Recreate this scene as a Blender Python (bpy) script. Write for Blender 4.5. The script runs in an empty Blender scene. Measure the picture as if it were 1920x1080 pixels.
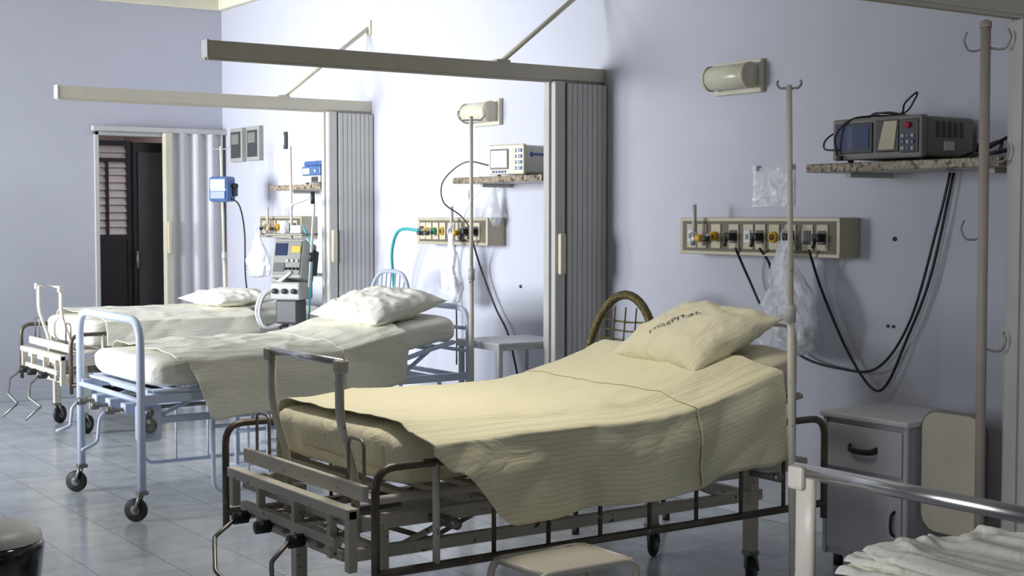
import bpy, bmesh, math, random
from mathutils import Vector, Matrix, noise
random.seed(4)
sc=bpy.context.scene
COL=sc.collection
V=Vector
# ------------------------------------------------------------------ materials
def mk(name,col,rough=.5,metal=0.0,var=.06,nscale=6,bump=0.0,bscale=60,chip=None,chipamt=.62,spec=None,coat=0):
    m=bpy.data.materials.new(name); m.use_nodes=True; nt=m.node_tree; N=nt.nodes; Lk=nt.links
    p=N['Principled BSDF']; p.inputs['Roughness'].default_value=rough; p.inputs['Metallic'].default_value=metal
    if spec is not None: p.inputs['Specular IOR Level'].default_value=spec
    if coat: p.inputs['Coat Weight'].default_value=coat
    tc=N.new('ShaderNodeTexCoord'); nz=N.new('ShaderNodeTexNoise'); nz.inputs['Scale'].default_value=nscale; nz.inputs['Detail'].default_value=4
    Lk.new(tc.outputs['Object'],nz.inputs['Vector'])
    cr=N.new('ShaderNodeValToRGB'); e=cr.color_ramp.elements
    e[0].position=.3; e[1].position=.7
    e[0].color=(*[max(0,c*(1-var)) for c in col],1); e[1].color=(*[min(1,c*(1+var)) for c in col],1)
    Lk.new(nz.outputs['Fac'],cr.inputs['Fac']); out=cr.outputs['Color']
    if chip:
        n2=N.new('ShaderNodeTexNoise'); n2.inputs['Scale'].default_value=34; n2.inputs['Detail'].default_value=6
        Lk.new(tc.outputs['Object'],n2.inputs['Vector'])
        r2=N.new('ShaderNodeValToRGB'); r2.color_ramp.elements[0].position=chipamt; r2.color_ramp.elements[1].position=chipamt+.04
        Lk.new(n2.outputs['Fac'],r2.inputs['Fac'])
        mx=N.new('ShaderNodeMix'); mx.data_type='RGBA'; Lk.new(r2.outputs['Color'],mx.inputs[0]); Lk.new(out,mx.inputs[6]); mx.inputs[7].default_value=(*chip,1)
        out=mx.outputs[2]
    Lk.new(out,p.inputs['Base Color'])
    if bump:
        nb=N.new('ShaderNodeTexNoise'); nb.inputs['Scale'].default_value=bscale; nb.inputs['Detail'].default_value=5
        Lk.new(tc.outputs['Object'],nb.inputs['Vector'])
        b=N.new('ShaderNodeBump'); b.inputs['Strength'].default_value=bump; b.inputs['Distance'].default_value=.01
        Lk.new(nb.outputs['Fac'],b.inputs['Height']); Lk.new(b.outputs['Normal'],p.inputs['Normal'])
    return m
def mk_cloth(name,col,stripe,sc_=38):
    m=bpy.data.materials.new(name); m.use_nodes=True; nt=m.node_tree; N=nt.nodes; Lk=nt.links
    p=N['Principled BSDF']; p.inputs['Roughness'].default_value=.9; p.inputs['Specular IOR Level'].default_value=.2
    p.inputs['Sheen Weight'].default_value=.1
    uv=N.new('ShaderNodeUVMap'); w=N.new('ShaderNodeTexWave'); w.bands_direction='Y'; w.inputs['Scale'].default_value=sc_/3.1416*1.6; w.inputs['Distortion'].default_value=.3
    w.inputs['Detail'].default_value=1
    Lk.new(uv.outputs[0],w.inputs['Vector'])
    cr=N.new('ShaderNodeValToRGB'); cr.color_ramp.elements[0].position=.72; cr.color_ramp.elements[1].position=.98
    cr.color_ramp.elements[0].color=(*col,1); cr.color_ramp.elements[1].color=(*stripe,1)
    Lk.new(w.outputs['Color'],cr.inputs['Fac']); Lk.new(cr.outputs['Color'],p.inputs['Base Color'])
    tc=N.new('ShaderNodeTexCoord'); mp=N.new('ShaderNodeMapping'); mp.inputs['Rotation'].default_value=(0,.5,.5); mp.inputs['Scale'].default_value=(.45,1.1,1)
    Lk.new(tc.outputs['Object'],mp.inputs['Vector'])
    n=N.new('ShaderNodeTexNoise'); n.inputs['Scale'].default_value=8; n.inputs['Detail'].default_value=5; n.inputs['Distortion'].default_value=1.0
    Lk.new(mp.outputs[0],n.inputs['Vector'])
    b=N.new('ShaderNodeBump'); b.inputs['Strength'].default_value=.6; b.inputs['Distance'].default_value=.035
    Lk.new(n.outputs['Fac'],b.inputs['Height']); Lk.new(b.outputs['Normal'],p.inputs['Normal'])
    return m
def mk_plastic(name,col,trans,rough=.15):
    m=bpy.data.materials.new(name); m.use_nodes=True; nt=m.node_tree; N=nt.nodes; Lk=nt.links
    p=N['Principled BSDF']; p.inputs['Base Color'].default_value=(*col,1); p.inputs['Roughness'].default_value=rough
    t=N.new('ShaderNodeBsdfTransparent'); mx=N.new('ShaderNodeMixShader')
    n=N.new('ShaderNodeTexNoise'); n.inputs['Scale'].default_value=14; n.inputs['Detail'].default_value=5; n.inputs['Distortion'].default_value=1
    tc=N.new('ShaderNodeTexCoord'); Lk.new(tc.outputs['Object'],n.inputs['Vector'])
    r=N.new('ShaderNodeMapRange'); r.inputs[1].default_value=.35; r.inputs[2].default_value=.7; r.inputs[3].default_value=min(1,trans+.2); r.inputs[4].default_value=max(0,trans-.25)
    Lk.new(n.outputs['Fac'],r.inputs[0])
    b=N.new('ShaderNodeBump'); b.inputs['Strength'].default_value=.8; b.inputs['Distance'].default_value=.02; Lk.new(n.outputs['Fac'],b.inputs['Height']); Lk.new(b.outputs['Normal'],p.inputs['Normal'])
    Lk.new(r.outputs[0],mx.inputs[0]); Lk.new(p.outputs[0],mx.inputs[1]); Lk.new(t.outputs[0],mx.inputs[2])
    Lk.new(mx.outputs[0],N['Material Output'].inputs['Surface'])
    return m
def mk_floor():
    m=bpy.data.materials.new('floor_vinyl_tile'); m.use_nodes=True; nt=m.node_tree; N=nt.nodes; Lk=nt.links
    p=N['Principled BSDF']
    tc=N.new('ShaderNodeTexCoord'); br=N.new('ShaderNodeTexBrick'); br.offset=0; br.inputs['Scale'].default_value=1
    br.inputs['Brick Width'].default_value=.3; br.inputs['Row Height'].default_value=.3; br.inputs['Mortar Size'].default_value=.0028
    br.inputs['Color1'].default_value=(.49,.53,.57,1); br.inputs['Color2'].default_value=(.56,.59,.62,1); br.inputs['Mortar'].default_value=(.26,.29,.32,1)
    Lk.new(tc.outputs['Object'],br.inputs['Vector'])
    n=N.new('ShaderNodeTexNoise'); n.inputs['Scale'].default_value=5; n.inputs['Detail'].default_value=8; n.inputs['Roughness'].default_value=.7; Lk.new(tc.outputs['Object'],n.inputs['Vector'])
    cr=N.new('ShaderNodeValToRGB'); cr.color_ramp.elements[0].position=.35; cr.color_ramp.elements[1].position=.65
    cr.color_ramp.elements[0].color=(.76,.76,.76,1); cr.color_ramp.elements[1].color=(1.05,1.05,1.05,1); Lk.new(n.outputs['Fac'],cr.inputs['Fac'])
    mx=N.new('ShaderNodeMix'); mx.data_type='RGBA'; mx.blend_type='MULTIPLY'; mx.inputs[0].default_value=1
    Lk.new(br.outputs['Color'],mx.inputs[6]); Lk.new(cr.outputs['Color'],mx.inputs[7]); Lk.new(mx.outputs[2],p.inputs['Base Color'])
    r=N.new('ShaderNodeMapRange'); r.inputs[3].default_value=.08; r.inputs[4].default_value=.26; Lk.new(n.outputs['Fac'],r.inputs[0]); Lk.new(r.outputs[0],p.inputs['Roughness'])
    b=N.new('ShaderNodeBump'); b.inputs['Strength'].default_value=.15; b.inputs['Distance'].default_value=.004; Lk.new(n.outputs['Fac'],b.inputs['Height'])
    b2=N.new('ShaderNodeBump'); b2.invert=True; b2.inputs['Strength'].default_value=.4; b2.inputs['Distance'].default_value=.003; Lk.new(br.outputs['Fac'],b2.inputs['Height']); Lk.new(b.outputs['Normal'],b2.inputs['Normal'])
    Lk.new(b2.outputs['Normal'],p.inputs['Normal'])
    return m
def mk_granite():
    m=bpy.data.materials.new('granite'); m.use_nodes=True; nt=m.node_tree; N=nt.nodes; Lk=nt.links
    p=N['Principled BSDF']; p.inputs['Roughness'].default_value=.3
    tc=N.new('ShaderNodeTexCoord'); v=N.new('ShaderNodeTexVoronoi'); v.inputs['Scale'].default_value=75; Lk.new(tc.outputs['Object'],v.inputs['Vector'])
    cr=N.new('ShaderNodeValToRGB'); cr.color_ramp.interpolation='CONSTANT'; e=cr.color_ramp.elements
    e[0].color=(.22,.17,.11,1); e[1].position=.3; e[1].color=(.36,.31,.22,1)
    x=e.new(.62); x.color=(.06,.05,.04,1); x=e.new(.78); x.color=(.28,.22,.15,1)
    sp=N.new('ShaderNodeSeparateColor'); Lk.new(v.outputs['Color'],sp.inputs[0]); Lk.new(sp.outputs[0],cr.inputs['Fac']); Lk.new(cr.outputs['Color'],p.inputs['Base Color'])
    return m
def mk_emit(name,col,st):
    m=bpy.data.materials.new(name); m.use_nodes=True; p=m.node_tree.nodes['Principled BSDF']; p.inputs['Base Color'].default_value=(.8,.8,.8,1)
    p.inputs['Emission Color'].default_value=(*col,1); p.inputs['Emission Strength'].default_value=st; return m
M=dict(
 wall=mk('wall_lavender_paint',(.50,.51,.575),.75,var=.03,nscale=1.5,bump=.12,bscale=25),
 wall2=mk('wall_dark_low_bounce',(.25,.25,.27),.8,var=.03,nscale=1.5),  # unseen left and back walls, darkened to cut bounced light
 ceil=mk('ceiling_paint',(.60,.59,.57),.8,var=.02),
 cornice=mk('cornice_cream',(.78,.74,.58),.6,var=.03),
 floor=mk_floor(), granite=mk_granite(),
 base=mk('baseboard_tile',(.50,.54,.58),.4),
 track=mk('track_cream',(.60,.56,.45),.45,var=.04),
 fold=mk('folding_vinyl',(.56,.55,.52),.5,var=.03),
 foldd=mk('folding_groove',(.10,.10,.11),.6),
 handle=mk('handle_beige',(.66,.60,.44),.4),
 white=mk('painted_steel_chipped',(.62,.58,.49),.4,var=.08,chip=(.10,.065,.04),chipamt=.65,bump=.1),
 blue=mk('painted_steel_pale_blue',(.62,.70,.85),.35,var=.05,chip=(.25,.24,.25),chipamt=.72),
 bronze=mk('guard_rail_bronze',(.13,.11,.085),.38,.5,var=.3,nscale=18,chip=(.42,.38,.30),chipamt=.66),
 chrome=mk('brushed_chrome',(.75,.74,.72),.25,1,var=.05),
 steel=mk('worn_steel',(.28,.27,.25),.4,.8,var=.2,nscale=20),
 black=mk('black_rubber',(.015,.015,.017),.5),
 gblack=mk('gloss_black_plastic',(.012,.012,.013),.12,coat=.6),
 dgrey=mk('dark_grey_plastic',(.05,.05,.055),.4),
 grey=mk('grey_plastic',(.20,.20,.18),.45),
 mgrey=mk('mid_grey_enamel',(.36,.36,.33),.4),
 lgrey=mk('light_grey_plastic',(.52,.52,.50),.4),
 cream=mk('cream_plastic',(.60,.57,.45),.45),
 sheet=mk_cloth('striped_cotton',(.86,.81,.57),(.77,.71,.46)),
 sheet2=mk_cloth('striped_cotton_pale',(.86,.84,.70),(.79,.76,.61)),
 linen=mk_cloth('plain_cotton',(.87,.82,.60),(.82,.76,.53),30),
 linen2=mk_cloth('plain_cotton_pale',(.87,.86,.76),(.83,.81,.70),30),
 bluemat=mk('blue_vinyl',(.02,.04,.20),.4,var=.1),
 panel=mk('gas_panel_aluminium',(.44,.40,.29),.38,.2,var=.06),
 panelin=mk('gas_panel_recess',(.12,.10,.07),.5),
 plate_and_reflection=mk('outlet_plate_and_reflection',(.50,.45,.32),.35),
 yellow=mk('valve_yellow',(.65,.38,.03),.35), green=mk('valve_green',(.05,.30,.14),.4), teal=mk('teal_hose',(.03,.34,.34),.35),
 bluepl=mk('blue_plastic',(.07,.15,.33),.35), bluel=mk('blue_label',(.06,.12,.32),.4), red=mk('red_button',(.45,.02,.04),.4),
 screen=mk('monitor_screen',(.03,.04,.09),.12,coat=.5), screenb=mk('monitor_screen_blue',(.03,.045,.12),.12,coat=.5),
 gold=mk('gold_cord',(.18,.145,.05),.35,.3,var=.4,nscale=60,bump=.6,bscale=90),
 wpaint=mk('white_lacquer',(.62,.62,.64),.35,var=.03), chairp=mk('grey_blue_enamel',(.38,.41,.50),.35),
 cab=mk('cabinet_grey_enamel',(.48,.48,.51),.4,var=.05),
 leaf=mk('beige_laminate',(.58,.54,.44),.45),
 dark=mk('dark_bronze_door',(.025,.018,.02),.4,.3), corr=mk('corridor_wall',(.40,.33,.32),.8), louvre=mk('louvre_glass',(.85,.74,.74),.4),
 frost=mk('ribbed_glass',(.62,.60,.46),.25,var=.05), ink=mk('navy_ink',(.015,.02,.07),.8),
 bag=mk_plastic('clear_plastic_bag',(.88,.90,.95),.44), sleeve=mk_plastic('clear_sleeve',(.85,.86,.88),.5), paper=mk('paper',(.70,.70,.80),.8),
 polep=mk('pole_paint_cream',(.68,.64,.54),.4,var=.08,chip=(.2,.15,.1),chipamt=.68), polew=mk('pole_paint_brown',(.42,.36,.31),.5,var=.1),
)
M['tubeglow']=mk_emit('added_fill_tube',(1,.93,.80),3.0)  # glow for the tubes of the added ceiling fill
# ------------------------------------------------------------------ builder
def catmull(P,n=8):
    P=[V(p) for p in P]; out=[]
    for i in range(len(P)-1):
        a=P[i-1] if i else P[i]*2-P[i+1]; b,c=P[i],P[i+1]; d=P[i+2] if i+2<len(P) else c*2-b
        for k in range(n):
            t=k/n; out.append(.5*((2*b)+(c-a)*t+(2*a-5*b+4*c-d)*t*t+(3*b-a-3*c+d)*t**3))
    out.append(P[-1]); return out
def fillet(P,r,n=5):
    P=[V(p) for p in P]
    if r<=0 or len(P)<3: return P
    out=[P[0]]
    for i in range(1,len(P)-1):
        a,b,c=P[i-1],P[i],P[i+1]; l1=(a-b).length; l2=(c-b).length
        d=min(r,l1*.48,l2*.48); p=b+(a-b).normalized()*d; q=b+(c-b).normalized()*d
        for k in range(n+1):
            t=k/n; out.append((1-t)**2*p+2*t*(1-t)*b+t*t*q)
    out.append(P[-1]); return out
class B:
    def __init__(s,name): s.n=name; s.v=[]; s.f=[]; s.mi=[]; s.sm=[]; s.uv=[]; s.mats=[]; s.T=Matrix()
    def add(s,vs,fs,m,smooth=False,uvs=None):
        m=M[m] if isinstance(m,str) else m
        if m not in s.mats: s.mats.append(m)
        k=s.mats.index(m); o=len(s.v)
        s.v+= [s.T@V(p) for p in vs]; s.uv+= uvs if uvs else [(0,0)]*len(vs)
        for q in fs: s.f.append([o+i for i in q]); s.mi.append(k); s.sm.append(smooth)
    def box(s,a,b,m,bev=0.0,seg=2):
        a=V(a);b=V(b); lo=V([min(a[i],b[i]) for i in range(3)]); hi=V([max(a[i],b[i]) for i in range(3)])
        bm=bmesh.new(); bmesh.ops.create_cube(bm,size=1)
        for v in bm.verts: v.co=V([lo[i]+(v.co[i]+.5)*(hi[i]-lo[i]) for i in range(3)])
        if bev>0:
            bev=min(bev,min(hi-lo)*.45)
            bmesh.ops.bevel(bm,geom=bm.edges[:],offset=bev,segments=seg,profile=.5,affect='EDGES')
        bm.verts.index_update()
        s.add([v.co.copy() for v in bm.verts],[[v.index for v in f.verts] for f in bm.faces],m,False); bm.free()
    def tube(s,P,r,m,fil=0.0,seg=10,closed=False,flat=None):
        P=fillet(P,fil); n=len(P); vs=[];fs=[]
        if closed: tg=[(P[(i+1)%n]-P[i-1]).normalized() for i in range(n)]
        else: tg=[(P[min(i+1,n-1)]-P[max(i-1,0)]).normalized() for i in range(n)]
        up=V((0,0,1)) if abs(tg[0].z)<.9 else V((1,0,0)); nr=(up-tg[0]*up.dot(tg[0])).normalized()
        for i in range(n):
            nr=(nr-tg[i]*nr.dot(tg[i])); nr=nr.normalized() if nr.length>1e-6 else V((1,0,0)); bi=tg[i].cross(nr)
            ra=r(i/(n-1)) if callable(r) else r
            for k in range(seg):
                a=2*math.pi*k/seg; fx,fy=(1,1) if flat is None else flat
                vs.append(P[i]+nr*math.cos(a)*ra*fx+bi*math.sin(a)*ra*fy)
        for i in range(n if closed else n-1):
            j=(i+1)%n
            for k in range(seg): fs.append([i*seg+k,i*seg+(k+1)%seg,j*seg+(k+1)%seg,j*seg+k])
        if not closed: fs.append(list(range(seg))[::-1]); fs.append([(n-1)*seg+k for k in range(seg)])
        s.add(vs,fs,m,True)
    def cyl(s,a,b,r,m,seg=16,r2=None):
        rr=(lambda t:r+(r2-r)*t) if r2 is not None else r
        s.tube([a,b],rr,m,seg=seg)
    def lathe(s,prof,c,m,seg=24,axis='Z',ang=(0,2*math.pi)):
        vs=[];fs=[]; n=len(prof); full=abs(ang[1]-ang[0]-2*math.pi)<1e-6; ns=seg if full else seg+1
        for k in range(ns):
            a=ang[0]+(ang[1]-ang[0])*k/seg; ca,sa=math.cos(a),math.sin(a)
            for r,z in prof:
                p={'Z':(r*ca,r*sa,z),'Y':(r*ca,z,r*sa),'X':(z,r*ca,r*sa)}[axis]; vs.append(V(p)+V(c))
        for k in range(seg):
            j=(k+1)%ns
            for i in range(n-1): fs.append([k*n+i,j*n+i,j*n+i+1,k*n+i+1])
        s.add(vs,fs,m,True)
    def grid(s,fn,nu,nv,m,closeu=False):
        vs=[];fs=[];uv=[]
        for i in range(nu):
            for j in range(nv):
                r=fn(i/(nu-1),j/(nv-1)); vs.append(V(r[0])); uv.append(r[1])
        for i in range(nu-1):
            for j in range(nv-1): fs.append([i*nv+j,(i+1)*nv+j,(i+1)*nv+j+1,i*nv+j+1])
        s.add(vs,fs,m,True,uv)
    def finish(s,loc=None,rot=0,solid=0,sub=0,keep=False):
        me=bpy.data.meshes.new(s.n)
        if loc is None:
            lo=V([min(p[i] for p in s.v) for i in range(3)]); hi=V([max(p[i] for p in s.v) for i in range(3)])
            o=V(((lo.x+hi.x)/2,(lo.y+hi.y)/2,lo.z))
            if keep: o=V((0,0,0))
            vs=[p-o for p in s.v]; loc=o
        else: vs=s.v
        me.from_pydata([tuple(p) for p in vs],[],s.f)
        for m in s.mats: me.materials.append(m)
        me.polygons.foreach_set('material_index',s.mi); me.polygons.foreach_set('use_smooth',s.sm)
        ul=me.uv_layers.new(name='UVMap')
        for l in me.loops: ul.data[l.index].uv=s.uv[l.vertex_index]
        me.validate(); me.update()
        bm=bmesh.new(); bm.from_mesh(me); bmesh.ops.recalc_face_normals(bm,faces=bm.faces); bm.to_mesh(me); bm.free()
        ob=bpy.data.objects.new(s.n,me); COL.objects.link(ob); ob.location=loc; ob.rotation_euler=(0,0,rot)
        if solid: md=ob.modifiers.new('thickness','SOLIDIFY'); md.thickness=solid; md.offset=1
        if sub: md=ob.modifiers.new('smooth','SUBSURF'); md.levels=sub; md.render_levels=sub
        return ob
def ss(t): t=max(0,min(1,t)); return t*t*(3-2*t)
def interp(tab,x):
    if x<=tab[0][0]: return tab[0][1]
    for (a,b),(c,d) in zip(tab,tab[1:]):
        if x<=c: return b+(d-b)*ss((x-a)/(c-a))
    return tab[-1][1]
def nz(x,y,z=0): return noise.noise(V((x,y,z)))
def ridge(x,y,z=0): return (1-abs(nz(x,y,z))*2.2)
# ------------------------------------------------------------------ room
XW=4.73; XL=-1.6; YF=11.12; YB=-2.5; HC=3.2; XG=XW-.001
b=B('floor'); b.box((XL-.1,YB-.1,-.08),(XW+.1,YF+2.6,0),'floor'); b.finish(keep=True)
b=B('ceiling'); b.box((XL-.1,YB-.1,HC),(XW+.1,YF+2.6,HC+.1),'ceil'); b.finish(keep=True)
b=B('wall_right'); b.box((XW,YB,0),(XW+.1,YF+.12,HC),'wall'); b.finish(keep=True)
b=B('wall_back'); b.box((XL,YB-.1,0),(XW,YB,HC),'wall2'); b.finish(keep=True)
DX0,DX1,DH=3.65,4.62,2.09
b=B('wall_far'); b.box((XL,YF,0),(DX0,YF+.12,HC),'wall'); b.box((DX1,YF,0),(XW,YF+.12,HC),'wall'); b.box((DX0,YF,DH),(DX1,YF+.12,HC),'wall'); b.finish(keep=True)
WIN=[(.6,2.4),(6.7,8.4),(8.8,10.6)]; WZ=(.95,2.6)  # first opening is added out of view as fill for the near side
b=B('wall_left'); ys=[YB]+[q for w in WIN for q in w]+[YF]
b.box((XL-.12,YB,0),(XL,YF,WZ[0]),'wall2'); b.box((XL-.12,YB,WZ[1]),(XL,YF,HC),'wall2')
for i in range(0,len(ys),2): b.box((XL-.12,ys[i],WZ[0]),(XL,ys[i+1],WZ[1]),'wall2')
b.finish(keep=True)
for i,(a,c) in enumerate(WIN):
    b=B('window_and_fill_frame_%d'%(i+1))
    for z in (WZ[0],(WZ[0]+WZ[1])/2,WZ[1]-.05): b.box((XL-.08,a,z),(XL-.02,c,z+.05),'wpaint')
    for k in range(4):
        y=a+(c-a-.04)*k/3; b.box((XL-.079,y,WZ[0]),(XL-.021,y+.04,WZ[1]),'wpaint')
    b.finish()
b=B('baseboard_right'); b.box((XW-.018,YB,0),(XW,YF,.08),'base',.003); b.finish(keep=True)
b=B('baseboard_far'); b.box((XL,YF-.018,0),(DX0-.05,YF,.08),'base',.003); b.finish(keep=True)
b=B('trim_cornice'); b.box((XL,YF-.05,HC-.09),(XW,YF,HC),'cornice',.01); b.box((XW-.05,YB,HC-.09),(XW,YF-.05,HC),'cornice',.01); b.finish(keep=True)
# corridor beyond the far doorway
b=B('wall_corridor'); b.box((2.6,YF+2.4,0),(XW+.1,YF+2.5,HC),'corr'); b.box((2.6,YF+.12,0),(2.7,YF+2.4,HC),'corr'); b.box((XW,YF+.12,0),(XW+.1,YF+2.4,HC),'corr'); b.finish(keep=True)
b=B('trim_doorframe'); b.box((DX0,YF-.02,0),(DX0+.035,YF+.13,DH),'lgrey',.004); b.box((DX0,YF-.02,DH-.03),(DX1,YF+.13,DH),'lgrey',.004); b.finish()
b=B('door_1')
x0,x1=3.69,4.01; y=YF+.16
for xa,xb in ((x0,x0+.03),(x1-.04,x1),(x0+.11,x0+.13)): b.box((xa,y,0 if xa!=x0+.11 else 1.25),(xb,y+.04,2.03 if xa!=x0+.11 else 1.88),'dark')
for za,zb in ((0,.1),(1.22,1.27),(1.99,2.03),(1.86,1.89)): b.box((x0,y+.001,za),(x1,y+.039,zb),'dark')
b.box((x0,y+.01,.1),(x1,y+.03,1.22),'dark')
for k in range(12):
    z=1.275+k*.06; b.add([(x0+.02,y+.012,z),(x1-.03,y+.012,z),(x1-.03,y+.035,z+.052),(x0+.02,y+.035,z+.052)],[[0,1,2,3]],'louvre')
b.box((x1,y-.02,0),(x1+.34,y+.03,2.02),'dark',.004); b.box((x1+.04,y-.035,.08),(x1+.28,y-.02,1.94),'dgrey'); b.cyl((x1+.02,y-.06,1.0),(x1+.02,y-.06,1.14),.012,'steel')
b.finish()
# folding door in the far doorway
b=B('accordion_door'); b.box((3.62,YF-.09,2.09),(XG,YF-.03,2.13),'lgrey',.004)
def acd(u,v):
    x=4.26+u*.44; a=u*math.pi*2*3.5; return ((x,YF-.07+.020*math.sin(a),.02+v*2.07),(0,0))
b.grid(acd,90,2,'wpaint'); b.box((4.19,YF-.11,.02),(4.26,YF-.04,2.09),'cream',.01); b.box((4.20,YF-.135,1.12),(4.235,YF-.11,1.38),'handle',.008); b.finish()
# bay partitions
def partition(y,xe,brace=True):
    b=B('folding_partition')
    z0,z1=2.115,2.20
    b.box((xe,y-.03,z0+.012),(XG,y+.03,z1),'track',.004); b.box((xe+.005,y-.02,z0),(XG,y-.012,z0+.014),'track'); b.box((xe+.005,y+.012,z0),(XG,y+.02,z0+.014),'track')
    b.box((xe-.004,y-.033,z0+.008),(xe+.006,y+.033,z1+.003),'lgrey',.002)
    b.box((4.385,y-.055,.015),(4.455,y+.055,z0+.005),'fold',.012); b.box((4.372,y-.018,.02),(4.386,y+.018,z0),'lgrey')
    b.box((4.40,y-.085,1.11),(4.44,y-.055,1.33),'handle',.012)
    n=8; w_=(4.725-4.462)/n
    for i in range(n):
        x=4.462+w_*i; b.box((x+.001,y-.06,.02),(x+w_-.001,y+.06,z0-.004),'fold',.004,2)
    b.box((4.455,y-.05,.02),(XG,y+.05,z0-.002),'foldd')
    if brace:
        b.tube([(4.08,y,2.20),(XG-.003,y,2.70)],.014,'track',seg=8); b.box((4.04,y-.032,2.198),(4.12,y+.032,2.212),'track'); b.box((XW-.012,y-.035,2.65),(XG,y+.035,2.75),'track')
    return b.finish()
partition(6.04,2.49); partition(8.60,2.60); partition(3.18,2.6)
# ------------------------------------------------------------------ beds
def caster(b,x,y,r=.05,ztop=.14,m='steel',wm='black',ang=0.6):
    b.cyl((x,y,ztop+.02),(x,y,ztop-.02),.014,m,10)
    c,s_=math.cos(ang),math.sin(ang); ox,oy=x+c*.03,y+s_*.03
    for sd in (-1,1):
        px,py=-s_*.02*sd,c*.02*sd
        b.tube([(x+px*.8,y+py*.8,ztop-.01),(ox+px,oy+py,r)],.008,m,seg=6,flat=(1,1.6))
    b.box((x-.025,y-.025,ztop-.025),(x+.025,y+.025,ztop-.005),m,.005)
    T=b.T; b.T=T@Matrix.Translation((ox,oy,r))@Matrix.Rotation(ang,4,'Z')
    b.lathe([(0,-.014),(r*.45,-.014),(r*.5,-.012),(r*.85,-.014),(r,-.008),(r,.008),(r*.85,.014),(r*.5,.012),(r*.45,.014),(0,.014)],(0,0,0),wm,20,'Y')
    b.lathe([(0,-.018),(r*.35,-.017),(r*.42,-.0135)],(0,0,0),'grey',14,'Y'); b.lathe([(0,.018),(r*.35,.017),(r*.42,.0135)],(0,0,0),'grey',14,'Y')
    b.T=T
def bed_a(loc,L=1.92,lift=.18,hinge=1.05,metal='white',guard=True):
    b=B('hospital_bed')
    w='white'
    for s_ in (-1,1):
        b.box((.0,s_*.42-.015,.46),(L-.03,s_*.42+.015,.505),w,.004)
        b.box((.02,s_*.29-.015,.335),(L-.12,s_*.29+.015,.375),w,.004)
        for x in (.14,L-.17):
            b.box((x-.022,s_*.29-.022,.13),(x+.022,s_*.29+.022,.48),w,.004); caster(b,x,s_*.29,.062,.15)
        b.tube([(.2,s_*.29,.36),(.55,s_*.30,.48)],.011,w,seg=6); b.tube([(L-.25,s_*.29,.34),(L-.6,s_*.30,.48)],.011,w,seg=6)
    for x in (.0,.5,1.0,1.5,L-.03): b.box((x-.014,-.42,.462),(x+.014,.42,.50),w,.003)
    for x in (.02,.14,.9,L-.17): b.box((x-.014,-.29,.338),(x+.014,.29,.372),w,.003)
    b.box((-.055,-.44,.50),(-.015,.46,.535),w,.004); b.box((-.05,-.34,.40),(-.02,.36,.43),w,.004)
    for y in (-.30,-.05,.22): b.box((-.048,y-.012,.36),(-.022,y+.012,.53),w,.003)
    b.box((-.05,-.44,.34),(-.02,-.41,.53),w,.003); b.box((-.05,.42,.40),(-.02,.45,.53),w,.003)
    for y in (-.13,.12,.30):
        b.cyl((-.09,y,.385),(.45,y,.40),.010,'steel',8); b.cyl((-.10,y,.385),(-.05,y,.385),.022,'black',10)
    b.tube([(-.09,.30,.385),(-.17,.30,.33),(-.21,.20,.24),(-.17,.12,.18),(-.27,.12,.10)],.008,'steel',.012,8)
    b.tube([(-.10,-.13,.385),(-.16,-.13,.33),(-.18,-.18,.25),(-.13,-.27,.20),(-.23,-.27,.12)],.008,'steel',.012,8)
    for y in (-.13,.12): b.box((-.02,y-.04,.36),(.06,y+.04,.42),'steel',.005)
    b.tube([(.06,-.25,.47),(.35,-.25,.36),(.65,-.25,.47)],.009,'steel',seg=6); b.tube([(.06,.2,.47),(.35,.2,.36),(.65,.2,.47)],.009,'steel',seg=6)
    zt=lambda x: .545+lift*ss((x-hinge)/(L-.05-hinge)*.85)*1.15 if x>hinge else .545
    n=14
    for s_ in (-1,1):
        P=[(.06+(L-.12)*i/n,s_*.43,zt(.06+(L-.12)*i/n)+.005) for i in range(n+1)]
        b.tube(P,.014,w,seg=8)
    for i in range(n+1):
        x=.06+(L-.12)*i/n; b.box((x-.02,-.43,zt(x)-.008),(x+.02,.43,zt(x)+.008),w)
    for s_ in (-1,1): b.tube([(1.35,s_*.3,.48),(1.6,s_*.3,zt(1.6))],.012,'steel',seg=6)
    b.box((.0,-.44,.55),(.02,.44,.60),w,.004)
    for y,yb in ((-.29,-.24),(.20,.25)):
        b.tube([(.08,yb,.40),(.08,yb,.60),(.03,y+.03,.72),(0,y,.80),(0,y,.955)],.020,w,.08,8,flat=(.5,1.2))
    b.tube([(0,-.315,.962),(0,.225,.962)],.0135,'chrome',seg=12)
    for y in (-.30,.21): b.box((-.02,y-.018,.93),(.02,y+.018,.972),w,.006)
    for y in (-.34,.34): b.tube([(.03,y-.05,.55),(.03,y-.05,.73),(.03,y+.05,.73),(.03,y+.05,.55)],.006,'steel',.03,6)
    if guard:
        for s_ in (-1,1):
            y=s_*.55; x0,x1=-.02,L-.05
            b.tube([(x0,y,.30),(x0,y,.672),(x1,y,.672),(x1,y,.30)],.013,'bronze',.07,10)
            b.tube([(x0,y,.355),(x1,y,.355)],.014,'bronze',seg=10)
            k=9
            for i in range(1,k):
                x=x0+(x1-x0)*i/k
                b.tube([(x,y,.36),(x,y,.668)],.0075 if i!=1 else .012,'bronze' if i!=1 else 'white',seg=8)
            for x in (.25,1.0,L-.3): b.box((x-.02,min(s_*.42,y),.465),(x+.02,max(s_*.42,y),.49),'steel',.004); b.cyl((x,y-.02*s_,.478),(x,y+.025*s_,.478),.018,'steel',10)
    b.tube([(L,-.34,.46),(L,-.34,1.0),(L,.34,1.0),(L,.34,.46)],.013,'chrome',.05,10)
    b.box((L-.03,-.42,.47),(L+.0,.42,.50),w,.003)
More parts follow.
